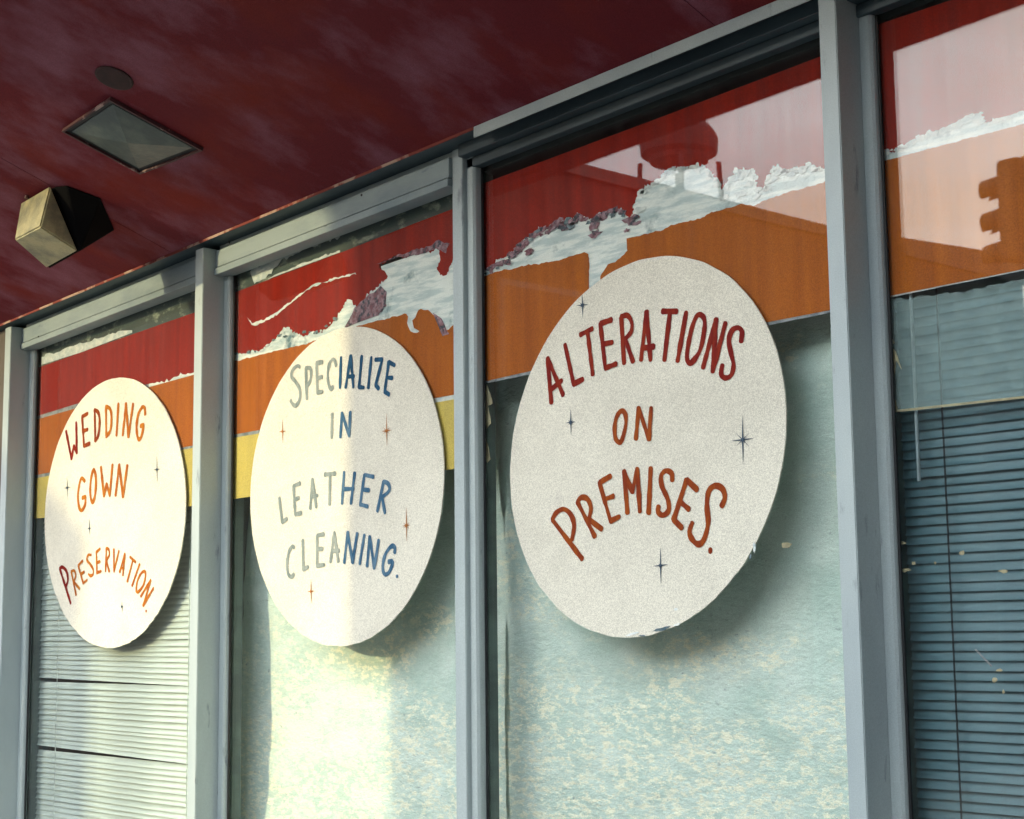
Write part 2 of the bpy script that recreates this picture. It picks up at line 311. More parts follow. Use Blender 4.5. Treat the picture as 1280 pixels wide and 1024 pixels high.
# ---------------------------------------------------------------- building shell
tag(obj('interior_back_wall', box(-8.5, 3, 3.2, 3.3, 0, 3.6), M['room']), kind='structure')
tag(obj('interior_floor', box(-8.5, 3, .16, 3.2, -.1, .02), M['room']), kind='structure')
tag(obj('interior_ceiling', box(-8.5, 3, .205, 3.2, 3.3, 3.4), M['room']), kind='structure')
tag(obj('interior_side_wall', box(-8.6, -8.5, .16, 3.3, 0, 3.6), M['room']), kind='structure')
tag(obj('interior_side_wall', box(3.0, 3.1, .16, 3.3, 0, 3.6), M['room']), kind='structure')
tag(obj('bulkhead_wall', box(-8.5, 3, .03, .158, 0, .55), M['stucco']), kind='structure')
tag(obj('upper_wall', rail(-8.5, 3, .12, .2, -.9, .04, bev=0), M['room']), kind='structure')

tag(obj('left_wall', rail(-8.5, -5.9275, .03, .2, -.022, 2.9, bev=0), M['stucco']), kind='structure')
tag(obj('right_wall', rail(-.5735, 3, .03, .2, -.022, 3.1, bev=0), M['stucco']), kind='structure')
# canopy: soffit rises outward
SL = .35
def Zs(x, y): return H(x) + .030 + SL * (-y - .006)
def Spt(px, py):
    d = RM @ Vector((px - 640, py - 512, F)); A = d.z - .034 * d.x + SL * d.y
    return CAM + d * ((H(0) + .030 + SL * (-CAM.y - .006) - CAM.z) / A)
def soff(x, y, off=0.0):
    n = Vector((.034, -SL, -1)).normalized(); return Vector((x, y, Zs(x, y))) + n * off
cn = tag(thing('canopy', 'maroon painted canopy ceiling sloping up and out over the shop windows', 'canopy'))
EDGE = -1.03
xs = [-9.0, -6.6, -4.66, -2.3, .1, 2.5, 4.0]
for a, b in zip(xs, xs[1:]):
    bm = bmesh.new(); g = .0015; v = []
    for (x, y, k) in ((a + g, -.0065, 0), (b - g, -.0065, 0), (b - g, EDGE, 0), (a + g, EDGE, 0), (a + g, -.0065, 1), (b - g, -.0065, 1), (b - g, EDGE, 1), (a + g, EDGE, 1)):
        v.append(bm.verts.new((x, y, Zs(x, y) + k * .05)))
    for f in ((3, 2, 1, 0), (4, 5, 6, 7), (0, 1, 5, 4), (1, 2, 6, 5), (2, 3, 7, 6), (3, 0, 4, 7)): bm.faces.new([v[i] for i in f])
    bmesh.ops.recalc_face_normals(bm, faces=bm.faces[:])
    obj('soffit_panel', bm, M['soffit'], cn)
bm = bmesh.new(); v = []
for x in (-9.0, 4.0):
    z = Zs(x, EDGE)
    v.append([bm.verts.new(p) for p in ((x, EDGE - .002, z + .001), (x, EDGE - .02, z + .007), (x, EDGE - .02, z + .26), (x, EDGE - .002, z + .26))])
for i in range(4): bm.faces.new((v[0][i], v[0][(i + 1) % 4], v[1][(i + 1) % 4], v[1][i]))
bm.faces.new(v[0]); bm.faces.new(v[1][::-1]); bmesh.ops.recalc_face_normals(bm, faces=bm.faces[:])
obj('fascia', bm, M['slate'], cn)
bm = bmesh.new(); v = []
for x in (-9.0, 4.0):
    v.append([bm.verts.new(p) for p in ((x, EDGE, Zs(x, EDGE) + .2), (x, EDGE, Zs(x, EDGE) + .24), (x, .2, Zs(x, 0) + .46), (x, .2, Zs(x, 0) + .42))])
for i in range(4): bm.faces.new((v[0][i], v[0][(i + 1) % 4], v[1][(i + 1) % 4], v[1][i]))
bm.faces.new(v[0]); bm.faces.new(v[1][::-1]); bmesh.ops.recalc_face_normals(bm, faces=bm.faces[:])
obj('roof_deck', bm, M['stucco'], cn)

# ---------------------------------------------------------------- mullions
def xat(px, py, Y): return P(px, py, Y).x
def mullion(label, x0, x1, deep=True):
    t = thing('mullion', label, 'window mullion', group='painted metal mullions of the shop front')
    y0 = 0.0 if deep else .056; ztop = H(x1) + (.010 if x1 < -4 else .0235)
    def loc(b): return b
    obj('front_bar', box(x0, x1, y0, G - .018, .56, ztop, bev=.002), M['alu'], t)
    obj('groove', box(x0 + .003, x1 - .004, G - .019, G - .012, .56, ztop), M['dark'], t)
    obj('rear_bar', box(x0, x1, G - .0125, G + .02, .56, H(x1) + .0225, bev=.0015), M['alu'], t)
    bm = bmesh.new()
    bx = x1 + .030; by = (G - .022) if deep else .070
    pr = [(x1 - .001, G - .001), (x1 - .001, by + .001), (x1 + .004, by), (bx - .006, by), (bx - .001, by + .006), (bx, by + .012), (bx, G - .001)]
    vv = [[bm.verts.new((p[0], p[1], z)) for p in pr] for z in (.56, H(x1) - (.0775 if x1 < -4 else .004 if x1 < -2.5 else -.015))]
    n = len(pr)
    for i in range(n): bm.faces.new((vv[0][i], vv[0][(i + 1) % n], vv[1][(i + 1) % n], vv[1][i]))
    bm.faces.new(vv[0]); bm.faces.new(vv[1]); bmesh.ops.recalc_face_normals(bm, faces=bm.faces[:])
    obj('glazing_bead', bm, M['alu'], t)
    obj('gasket_and_shade', box(bx + .0005, bx + .0055, G - .006, G - .0005, .60, H(x1) - .03), M['dark'], t)
    obj('inner_frame', box(x0 + .004, x1 + .012, G + .021, G + .055, .56, ztop - .02, bev=.002), M['inner'], t)
    return t
mx0 = [(-5.927, -5.876), (-4.5251, -4.4767), (xat(567.5, 600, .056), xat(581, 600, .056)), (-2.0245, -1.9800), (-.62, -.574)]
mullion('deep pale mullion at the left edge, beside the wedding gown sign', *mx0[0])
mullion('deep mullion between the wedding gown sign and the leather sign, front half in shade', *mx0[1])
mullion('slim stepped mullion between the leather cleaning sign and the alterations sign', *mx0[2], deep=False)
mullion('wide pale mullion right of the alterations sign, next to the blue blind', *mx0[3])
mullion('pale mullion closing the far right blue blind window', *mx0[4])

# ---------------------------------------------------------------- windows
WL = ['narrow window with the wedding gown sign and a white blind',
      'window with the leather cleaning sign, half in warm sun, its red stripe torn',
      'large window with the alterations sign and a long torn strip under its red stripe',
      'right-hand window with a dark blue blind and mirrored sky']
win = []
for k in range(4):
    t = thing('shop_window', WL[k], 'window', group='shop front windows'); win.append(t)
    a = mx0[k][1]; b = mx0[k + 1][0]
    obj('pane', box(a + .004, b - .002, G, G + .006, .56, H(a) - .0), M['glass'], t)
    tl = mx0[k][0] - (.3 if k == 0 else 0); tr = mx0[k + 1][0] - .001
    if k == 1: tr = xat(592, 165, -.008)
    if k == 2: tl = xat(592, 165, -.008) + .001
    if k == 3: tl = mx0[3][1] + .001
    if k < 2:
        obj('head_flashing', rail(tl, tr, -.006, .0995, -.034, -.0245, bev=0), M['slate'], t)
        obj('painted_edge', rail(tl, tr, -.0095, -.0067, -.036, -.0235, bev=0), M['edge'], t)
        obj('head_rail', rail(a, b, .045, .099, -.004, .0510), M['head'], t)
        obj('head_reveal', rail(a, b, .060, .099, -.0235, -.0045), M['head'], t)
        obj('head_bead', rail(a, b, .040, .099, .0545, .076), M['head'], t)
        obj('head_groove', rail(a, b, .064, .098, -.0236, .0745, bev=0), M['dark'], t)
        for sx_ in ((48, 421),) if k == 0 else ((286.5, 303), (452, 244)):
            q = P(*sx_, .0445); bm = bmesh.new(); bmesh.ops.create_cone(bm, cap_ends=True, segments=10, radius1=.004, radius2=.003, depth=.003, matrix=Matrix.Translation(q) @ Matrix.Rotation(R(90), 4, 'X')); obj('screw', bm, M['dark'], t)
    else:
        obj('head_trim', rail(tl, tr, -.010, -.006, -.031, -.001), M['alu'], t)
        obj('head_flashing', rail(tl, tr, -.0055, .0995, -.034, -.0245, bev=0), M['dark'], t)
        obj('head_rail', rail(a, b, .040, .0985, -.0240, .008), M['slate'], t)
        obj('head_step', rail(a, b, .070, .0985, .0095, .036), M['slate'], t)
        obj('head_groove', rail(a, b, .075, .098, -.02, .030, bev=0), M['dark'], t)
    obj('sill', box(a, b, -.01, .16, .551, .60, bev=.003), M['alu'], t)

def film(k, name, matn, pts, Y=YB, label=None):
    bm = bmesh.new(); poly(bm, [P(x, y, Y) for x, y in pts])
    o = obj(name, bm, M[matn], win[k])
    if label: o['label'] = label
    return o
def lin(x0, y0, x1, y1, x): return y0 + (y1 - y0) * (x - x0) / (x1 - x0)
# window 1
film(0, 'red_stripe', 'red', [(34, 464.5), (262, 384), (262, 459)] + rag([(238, 467), (205, 474), (190, 479)], 3, 3, 3) + [(150, 488), (34, 524)])
film(0, 'orange_stripe', 'orange', [(34, 528), (190, 483), (262, 463), (262, 553), (34, 596)])
film(0, 'yellow_stripe', 'yellow', [(34, 600), (262, 556), (262, 631), (34, 649)])
film(0, 'glue_line', 'pin', [(34, 522), (150, 486), (262, 452), (262, 560), (34, 602)], YB + .001)
film(0, 'residue', 'residue', [(186, 470), (262, 450), (262, 466), (186, 486)], YB + .0004)
film(0, 'dirt_band', 'smear', [(34, 425), (262, 340), (262, 390), (34, 470)], YB + .002)
film(0, 'torn_backing', 'flakewhite', [(52, 456), (100, 441), (165, 416), (165, 413)] + rag([(150, 414), (100, 430), (52, 446)], 2, 3, 5), YB - .0008)
# window 2
red2_low = rag([(291, 444), (308, 441), (327, 437), (336, 430), (348, 420), (355, 409), (362, 407), (366, 418), (383, 418), (402, 413), (418, 404), (424, 390), (434, 374), (440, 376), (446, 385), (458, 369), (474, 357), (484, 345), (472, 332), (491, 323), (514, 318.5), (538, 315), (548, 310), (550, 324), (546, 336), (550, 346), (557, 345), (561, 336), (567, 320)], 2.6, 1.6, 2)
film(1, 'red_stripe', 'red', [(283, 369.5), (425, 316.3), (514, 281), (590, 252), (590, 312)] + red2_low[::-1] + [(283, 446)])
film(1, 'residue', 'residue', [(283, 400), (600, 290), (600, 440), (283, 470)], YB + .0012)
or2_top = [(283, 454)] + rag([(291, 452), (357, 436), (386, 429), (440, 409), (484, 398), (508, 392.5), (514, 402), (518, 398), (523, 387), (535, 388), (545, 397), (550, 407), (556, 414), (561, 412), (567, 406)], 1.0, 3, 4)
film(1, 'orange_stripe', 'orange', or2_top + [(592, 400), (592, 489), (283, 545)])
film(1, 'yellow_stripe', 'yellow', [(283, 549), (592, 495), (592, 583), (283, 625)])
film(1, 'glue_line', 'pin', [(283, 542), (420, 518), (420, 524), (283, 551)], YB + .001)
film(1, 'glue_line', 'flakewhite', [(470, 509), (592, 486), (592, 498), (470, 517)], YB + .001)
film(1, 'dirt_band', 'smear', [(283, 330), (600, 212), (600, 260), (283, 378)], YB + .002)
film(1, 'torn_backing', 'flakewhite', rag([(313, 340), (345, 322), (385, 305), (425, 293)], 2.5, 3, 8) + rag([(425, 297), (400, 304), (388, 308), (350, 328), (330, 350), (318, 355)], 3, 3, 9), YB - .0009)
film(1, 'torn_backing', 'flakewhite', rag([(335, 347), (380, 329), (425, 313)], 1.5, 3, 10) + [(425, 315.5), (380, 332), (335, 349)], YB - .0009)
sc = [(309, 397), (315, 404), (329, 400), (345, 391), (357, 382), (372, 370), (390, 357), (420, 347), (444, 341)]
film(1, 'scratch', 'residue', rag(sc, 1.2, 2.5, 11) + rag([(x + 1, y + (3.2 if 312 < x < 345 else 1.5)) for x, y in sc[::-1]], 1.6, 2.5, 12), YB - .0009)
film(1, 'crumpled_flap', 'flakepink', rag([(431, 410), (438, 396), (446, 382), (462, 368), (476, 360), (483, 366), (482, 384), (470, 395)], 2.5, 3, 13), YB - .0009)
film(1, 'crumpled_flap', 'flakepink', rag([(472, 331), (500, 318), (530, 309), (548, 301), (562, 306), (557, 316), (548, 311), (538, 315), (514, 319), (491, 324)], 2, 3, 14), YB - .0009)
film(1, 'peeled_flake', 'flakewhite', rag([(510, 395), (515, 402), (517, 410), (524, 414), (521, 417), (513, 415), (509, 404)], .8, 3, 15), YB - .0009)
film(1, 'peeled_flake', 'flakepink', rag([(541, 392), (552, 399), (558, 412), (561, 417), (553, 421), (548, 408)], 1, 3, 16), YB - .0009)
# window 3
red3_low = rag([(601, 343), (608, 339), (618, 329), (638, 316), (651, 305), (655, 298), (673, 286), (693, 281), (700, 272), (714, 274), (723, 266), (730, 273), (740, 274), (750, 266), (764, 260), (775, 262), (788, 272), (792, 262), (791, 258), (798, 238), (817, 228), (826, 222), (833, 213), (849, 208), (880, 208), (889, 217), (898, 226), (903, 240), (907, 231), (920, 213), (942, 213), (946, 237), (955, 234), (960, 221), (966, 208), (984, 212), (1011, 206), (1029, 211)], 3.2, 1.3, 21)
film(2, 'red_stripe', 'red', [(600, 231), (830, 145), (1027, 70), (1062, 56), (1062, 206)] + red3_low[::-1])
film(2, 'residue', 'residue', [(600, 318), (830, 190), (1062, 180), (1062, 240), (800, 330), (740, 362), (600, 366)], YB + .0012)
or3a = rag([(600, 348), (606, 345), (624, 339.5), (661, 331), (689, 328), (714, 321), (730, 315), (735, 317), (736.5, 329), (736, 346)], 1.2, 3, 22)
or3b = rag([(750, 345), (760, 331), (775, 323), (784, 313), (783, 299), (803, 294), (829, 287), (848, 279), (872, 274), (886, 267), (926, 255), (944, 257), (955, 250), (992, 239), (1031, 227)], 1.3, 3, 23)
film(2, 'orange_stripe', 'orange', or3a + [(736, 380), (750, 380)] + or3b + [(1062, 219), (1062, 383), (953, 404), (750, 444.5), (600, 478)])
film(2, 'glue_line', 'pin', [(600, 476), (1062, 381), (1062, 386), (600, 481)], YB + .001)
rn = random.Random(5)
def lump(k, cx, cy, r, matn, seed, n=12, flat=.6):
    rr = random.Random(seed); pts = []
    for i in range(n):
        a = math.tau * i / n; q = r * rr.uniform(.55, 1.25); pts.append((cx + q * math.cos(a), cy - q * flat * math.sin(a) - q * .25 * math.cos(a)))
    film(k, 'peeled_flake', matn, pts, YB - .0009 - .0006 * (seed % 3))
for i, (cx, cy, r) in enumerate([(612, 336, 6), (624, 330, 7), (641, 318, 8), (648, 312, 7), (655, 304, 9), (661, 315, 6), (668, 293, 8), (678, 287, 8), (690, 284, 8), (698, 280, 7), (706, 284, 9), (716, 277, 8), (723, 272, 6), (742, 283, 9), (746, 273, 8), (744, 292, 8), (755, 268, 8), (765, 264, 7), (778, 266, 6), (784, 276, 7), (792, 272, 6), (797, 279, 5), (783, 288, 4)]):
    lump(2, cx, cy, r, 'flakepink', i)
for i, (cx, cy, r) in enumerate([(800, 262, 7), (805, 240, 5), (838, 216, 6), (852, 212, 6), (870, 213, 6), (886, 222, 6), (895, 232, 6), (915, 224, 8), (928, 219, 8), (936, 230, 7), (925, 243, 8), (905, 246, 7), (965, 224, 8), (975, 215, 7), (988, 217, 7), (1003, 212, 7), (1016, 212, 6), (960, 236, 6), (945, 245, 6)]):
    lump(2, cx, cy, r, 'flakewhite', 40 + i)
rq = random.Random(77)
def fringe(k, path, matf, r0, r1, every, seed, off=(0, 3)):
    d = []
    for a, b in zip(path, path[1:]):
        n = max(1, int(math.dist(a, b) / every)); d += [(a[0] + (b[0] - a[0]) * i / n, a[1] + (b[1] - a[1]) * i / n) for i in range(n)]
    for i, (x, y) in enumerate(d):
        m_ = matf(x)
        if m_: lump(k, x + rq.uniform(-1.5, 1.5), y + rq.uniform(*off), rq.uniform(r0, r1), m_, seed + i, n=10, flat=rq.uniform(.5, 1.1))
edge3 = [(610, 340), (618, 331), (638, 318), (651, 306), (655, 298), (673, 287), (693, 282), (700, 273), (714, 275), (723, 267), (740, 276), (750, 267), (764, 261), (775, 263), (788, 273), (797, 276)]
fringe(2, edge3, lambda x: 'flakepink' if rq.random() < .75 else 'flakedark', 2.0, 5.5, 4.2, 200, (0, 8))
fringe(2, [(798, 240), (817, 229), (833, 214), (849, 209), (880, 209), (889, 218), (898, 227), (903, 241), (908, 232), (920, 214), (942, 214), (946, 238), (955, 235), (960, 222), (966, 209), (984, 213), (1011, 207), (1029, 212)], lambda x: 'flakewhite', 1.8, 4.4, 4.4, 400, (-1, 4))
# window 4
red4_low = rag([(1090, 200), (1099, 196), (1110, 186), (1117, 190), (1127, 182), (1155, 167), (1181, 160), (1199, 148), (1225, 140), (1232, 154), (1249, 148), (1279, 139), (1330, 124), (1600, 46), (2050, -78)], 2.6, 1.6, 31)
film(3, 'red_stripe', 'red', [(1088, 34), (1180, 3), (2020, -280)] + red4_low[::-1])
film(3, 'residue', 'residue', [(1088, 176), (1330, 100), (2050, -110), (2050, -35), (1330, 150), (1088, 212)], YB + .0012)
film(3, 'orange_stripe', 'orange', [(1088, 206)] + rag([(1099, 203), (1279, 155), (2050, -50)], .8, 3, 32) + [(2070, 179), (1280, 336.5), (1102, 372), (1088, 375)])
film(3, 'glue_line', 'flakewhite', [(1088, 373), (1190, 353.5), (2070, 178), (2070, 181.5), (1190, 356), (1088, 377)], YB + .001)
for i, (cx, cy, r) in enumerate([(1108, 192, 5), (1128, 184, 6), (1140, 178, 6), (1152, 172, 6), (1166, 167, 6), (1180, 163, 7), (1196, 157, 9), (1207, 150, 9), (1220, 148, 9), (1226, 152, 7), (1245, 151, 5), (1262, 147, 5)]):
    lump(3, cx, cy, r, 'flakewhite', 70 + i)
fringe(3, [(1099, 197), (1110, 187), (1127, 183), (1155, 168), (1181, 161), (1199, 149), (1225, 141), (1232, 155), (1249, 149), (1279, 140)], lambda x: 'flakewhite', 1.4, 3.6, 4.6, 500, (-1, 3))
fringe(1, [(295, 443), (327, 438), (348, 420), (366, 418), (402, 413), (424, 392)], lambda x: 'flakedark' if rq.random() < .5 else 'flakewhite', 1.2, 3.2, 7, 600, (-1, 3))
# cloudy glue left by the missing yellow stripe, and old tape
film(3, 'cloudy_film', 'film', rag([(1112, 376), (1200, 365), (1330, 339), (2080, 190)], 2, 4, 33) + [(2090, 402), (1280, 497)] + rag([(1280, 497), (1115, 516)], .8, 4, 34), YB - .0004)
film(3, 'tape_strip', 'tape', [(1106, 514), (1280, 495), (2090, 401), (2090, 404.5), (1280, 498), (1106, 517)], YB - .001)
film(3, 'tape_scrap', 'tape', rag([(1105, 408), (1110, 414), (1118, 428), (1113, 432), (1120, 440), (1127, 462), (1120, 450), (1118, 470), (1117, 490), (1122, 514), (1106, 516), (1106, 470), (1104, 440)], .8, 3, 35), YB - .0022)
film(2, 'tape_scrap', 'tape', rag([(608, 480), (613, 492), (616, 505), (610, 508), (613, 520), (614, 530), (608, 536), (605, 510)], .8, 3, 36), YB - .001)
film(2, 'tape_scrap', 'tape', rag([(607, 548), (611, 560), (613, 574), (609, 579), (605, 566)], .8, 3, 37), YB - .001)

for i, (cx, cy, w_, h_) in enumerate([(1128, 679, 7, 3), (1142, 704, 5, 3.5), (1131, 713, 10, 4), (1169, 704, 3, 3), (1203, 691, 6, 5), (1254, 714, 9, 3.5), (1243, 850, 6, 5), (1254, 865, 4, 4), (1250, 838, 8, 3)]):
    rr = random.Random(i); film(3, 'glue_fleck', 'tape', [(cx + w_ * .7 * math.cos(a * .7854) * rr.uniform(.4, 1.2), cy + h_ * .75 * math.sin(a * .7854) * rr.uniform(.6, 1.1)) for a in range(8)], YB - .001)
film(3, 'scratch', 'pin', [(1218, 812), (1220, 811.5), (1240, 832), (1239, 834)], YB - .001)
film(2, 'glue_fleck', 'tape', [(977, 679), (984, 678), (990, 680), (986, 685), (978, 685)], YB - .001)
# ---------------------------------------------------------------- oval signs with hand-painted letters
def catmull(pts, closed=False, n=6):
    out = []; N_ = len(pts)
    rng = range(N_ if closed else N_ - 1)
    for i in rng:
        p0 = pts[(i - 1) % N_] if closed or i > 0 else pts[0]; p1 = pts[i]; p2 = pts[(i + 1) % N_]
        p3 = pts[(i + 2) % N_] if closed or i + 2 < N_ else pts[-1]
        for k in range(n):
            t = k / n; a = []
            for c in (0, 1):
                a.append(.5 * ((2 * p1[c]) + (-p0[c] + p2[c]) * t + (2 * p0[c] - 5 * p1[c] + 4 * p2[c] - p3[c]) * t * t + (-p0[c] + 3 * p1[c] - 3 * p2[c] + p3[c]) * t ** 3))
            out.append(tuple(a))
    if not closed: out.append(pts[-1])
    return out
YL = YS - .0012
def stroke(bm, pts, w, Y, closed=False, seed=0, taper=.0):
    """one brush stroke: pts are world points on the sign (x, z)"""
    rr = random.Random(seed); n = len(pts); q = []
    for i, p in enumerate(pts):
        a = pts[(i - 1) % n] if closed or i > 0 else pts[i]; b = pts[(i + 1) % n] if closed or i < n - 1 else pts[i]
        d = Vector((b[0] - a[0], b[1] - a[1])); d = d.normalized() if d.length > 1e-9 else Vector((1, 0))
        nn = Vector((-d.y, d.x)); k = w / 2 * (1 + .34 * noise.noise(Vector((p[0] * 45, p[1] * 45, seed))) + .12 * noise.noise(Vector((p[0] * 220, p[1] * 220, seed))))
        if not closed and taper: k *= 1 - taper * abs(2 * i / max(1, n - 1) - 1) ** 3
        q.append((bm.verts.new((p[0] + nn.x * k, Y, p[1] + nn.y * k)), bm.verts.new((p[0] - nn.x * k, Y, p[1] - nn.y * k)), k, d))
    for i in range(n if closed else n - 1):
        a, b = q[i], q[(i + 1) % n]; bm.faces.new((a[0], b[0], b[1], a[1]))
    if not closed:                                   # rounded brush ends
        for idx, sg in ((0, -1), (n - 1, 1)):
            a = q[idx]; c = Vector(pts[idx]); d = a[3] * sg; nn = Vector((-a[3].y, a[3].x)); arc = []
            for j in range(1, 5):
                th = math.pi * j / 5; arc.append(bm.verts.new((c.x + (nn.x * math.cos(th) + d.x * math.sin(th) * .7) * a[2], Y, c.y + (nn.y * math.cos(th) + d.y * math.sin(th) * .7) * a[2])))
            bm.faces.new([a[0]] + arc + [a[1]])
def tow(p, org, s):
    q = P(org[0] + p[0] / s, org[1] + p[1] / s, YL); return (q.x, q.z)
def dense(pts, step=.012):
    out = []
    for a, b in zip(pts, pts[1:]):
        n = max(1, int(math.dist(a, b) / step))
        out += [(a[0] + (b[0] - a[0]) * i / n, a[1] + (b[1] - a[1]) * i / n) for i in range(n)]
    out.append(pts[-1]); return out
LN = [0]
def letter(sign, strokes, org, s, w, matn):
    bm = bmesh.new(); LN[0] += 1
    for j, st in enumerate(strokes):
        mode = 'l'; pts = st
        if isinstance(st[0], str): mode, pts = st[0], st[1:]
        Y = YL - .0002 * j
        if mode == 'o': wp = [tow(p, org, s) for p in catmull(pts, True, 5)]; stroke(bm, wp, w, Y, True, LN[0] + j)
        elif mode == 's': wp = [tow(p, org, s) for p in catmull(pts, False, 5)]; stroke(bm, wp, w, Y, False, LN[0] + j)
        else:
            for q, (a, b) in enumerate(zip(pts, pts[1:])):
                stroke(bm, dense([tow(a, org, s), tow(b, org, s)]), w, Y - .00007 * q, False, LN[0] + j + q)
    bmesh.ops.recalc_face_normals(bm, faces=bm.faces[:])
    for f in bm.faces:
        if f.normal.y > 0: f.normal_flip()
    return obj('letter', bm, M[matn], sign)
def star(sign, org, s, c, up, dn, side, matn, diag=.0):
    bm = bmesh.new(); cw = tow(c, org, s)
    def spike(dx, dy, w0=.0024):
        t = tow((c[0] + dx, c[1] + dy), org, s); d = Vector((t[0] - cw[0], t[1] - cw[1])); n = Vector((-d.y, d.x)).normalized() * w0
        k = spike.k; spike.k += 1; Y = YL - .0001 * k
        bm.faces.new([bm.verts.new((p[0], Y, p[1])) for p in ((cw[0] + n.x, cw[1] + n.y), (cw[0] - n.x, cw[1] - n.y), (t[0] - n.x * .15, t[1] - n.y * .15), (t[0] + n.x * .15, t[1] + n.y * .15))])
    spike.k = 0
    spike(-1, -up); spike(2, dn); spike(side, -side * .15, .002); spike(-side, side * .1, .002)
    if diag:
        for dx, dy in ((1, -1), (-1, 1), (-1, -1), (1, 1)): spike(dx * diag, dy * diag, .0013)
    cc = [bm.verts.new((cw[0] + .0048 * math.cos(a * math.tau / 10), YL - .001, cw[1] + .0048 * math.sin(a * math.tau / 10))) for a in range(10)]
    bm.faces.new(cc)
    for f in bm.faces:
        f.normal_update()
        if f.normal.y > 0: f.normal_flip()
    return obj('star', bm, M[matn], sign)
def oval(label, xl, xr, pt, pb, seed):
    """board: left/right tangent points, top and bottom tangent points"""
    a = P(*xl, YS); b = P(*xr, YS); tp = P(*pt, YS); bt = P(*pb, YS)
    cx = (a.x + b.x) / 2; rx = (b.x - a.x) / 2; cz = (tp.z + bt.z) / 2; rz = (tp.z - bt.z) / 2
    sh = (tp.x - bt.x) / 2
    t = thing('oval_sign', label, 'sign', group='oval hand-painted signs on the glass')
    bm = bmesh.new(); n = 160; pts = []
    for i in range(n):
        th = math.tau * i / n; k = 1 + .003 * noise.noise(Vector((math.cos(th) * 9, math.sin(th) * 9, seed)))
        k += .004 * noise.noise(Vector((math.cos(th) * 40, math.sin(th) * 40, seed))) * (1.5 if math.sin(th) < -.6 else .3)
        pts.append(Vector((cx + rx * math.cos(th) * k + sh * math.sin(th), YS, cz + rz * math.sin(th) * k)))
    poly(bm, pts, Vector((0, .0035, 0)))
    obj('board', bm, M['sign'], t); return t
A3, B3 = (660, 360), (660, 500); S3 = 4.26667
o3 = oval('largest oval sign reading ALTERATIONS ON PREMISES in red and rust brush letters', (638, 566), (983, 553), (825, 319), (805, 797), 1)
W3 = .0138
for st in [
    [[(104, 375), (124, 612)], [(104, 375), (187, 570)], [(120, 545), (180, 493)]],
    [[(197, 302), (243, 513), (292, 487)]],
    [[(279, 250), (343, 217)], [(318, 238), (345, 462)]],
    [[(385, 190), (412, 428)], [(388, 190), (445, 170)], [(400, 300), (450, 290)], [(412, 428), (470, 405)]],
    [[(497, 158), (512, 402)], ['s', (497, 155), (530, 147), (553, 185), (549, 235), (515, 275)], [(520, 275), (560, 393)]],
    [[(632, 127), (602, 385)], [(632, 127), (653, 385)], [(612, 322), (670, 312)]],
    [[(717, 125), (793, 125)], [(757, 128), (727, 385)]],
    [[(843, 130), (797, 390)]],
    [['o', (915, 142), (938, 162), (941, 215), (918, 330), (872, 398), (850, 385), (850, 330), (872, 220), (895, 158)]],
    [[(1003, 168), (933, 425)], [(1003, 168), (985, 446)], [(1053, 187), (985, 446)]],
    [['s', (1136, 285), (1141, 235), (1120, 212), (1088, 228), (1071, 280), (1083, 350), (1096, 410), (1083, 465), (1050, 480), (1030, 458), (1036, 412)]]]:
    letter(o3, st, A3, S3, W3, 'ink_red')
for st in [[['o', (500, 58), (520, 82), (520, 140), (500, 215), (486, 226), (466, 203), (462, 140), (474, 87)]],
           [[(590, 42), (575, 207)], [(590, 42), (645, 210)], [(657, 42), (645, 210)]]]:
    letter(o3, st, B3, S3, W3 * .95, 'ink_red' if False else 'ink_rust')
for st in [
    [[(130, 640), (288, 847)], ['s', (130, 638), (150, 602), (190, 583), (228, 612), (246, 670), (234, 745)]],
    [[(264, 545), (355, 727)], ['s', (264, 543), (285, 520), (318, 530), (336, 580), (322, 640)], [(325, 637), (393, 688)]],
    [[(380, 440), (440, 646)], [(382, 440), (440, 407)], [(410, 530), (456, 513)], [(440, 646), (488, 622)]],
    [[(512, 380), (530, 602)], [(512, 380), (557, 492)], [(583, 367), (557, 492)], [(583, 367), (597, 596)]],
    [[(654, 364), (643, 602)]],
    [['s', (769, 428), (765, 392), (735, 378), (710, 405), (714, 460), (745, 530), (750, 588), (720, 615), (694, 598), (696, 568)]],
    [[(845, 427), (777, 638)], [(847, 427), (901, 478)], [(815, 545), (858, 583)], [(777, 638), (820, 682)]],
    [['s', (1032, 566), (1050, 520), (1035, 473), (995, 458), (962, 492), (954, 570), (960, 660), (936, 748), (905, 769), (872, 738), (861, 700), (876, 655)]],
    [[(970, 803), (974, 804)]]]:
    letter(o3, st, B3, S3, W3 * 1.02, 'ink_rust')
star(o3, A3, S3, (290, 92), 55, 65, 30, 'star_navy', 14)
star(o3, B3, S3, (228, 120), 68, 66, 24, 'star_navy', 12)
star(o3, B3, S3, (1145, 213), 125, 120, 58, 'star_navy', 34)
star(o3, B3, S3, (707, 883), 92, 95, 38, 'star_navy', 0)

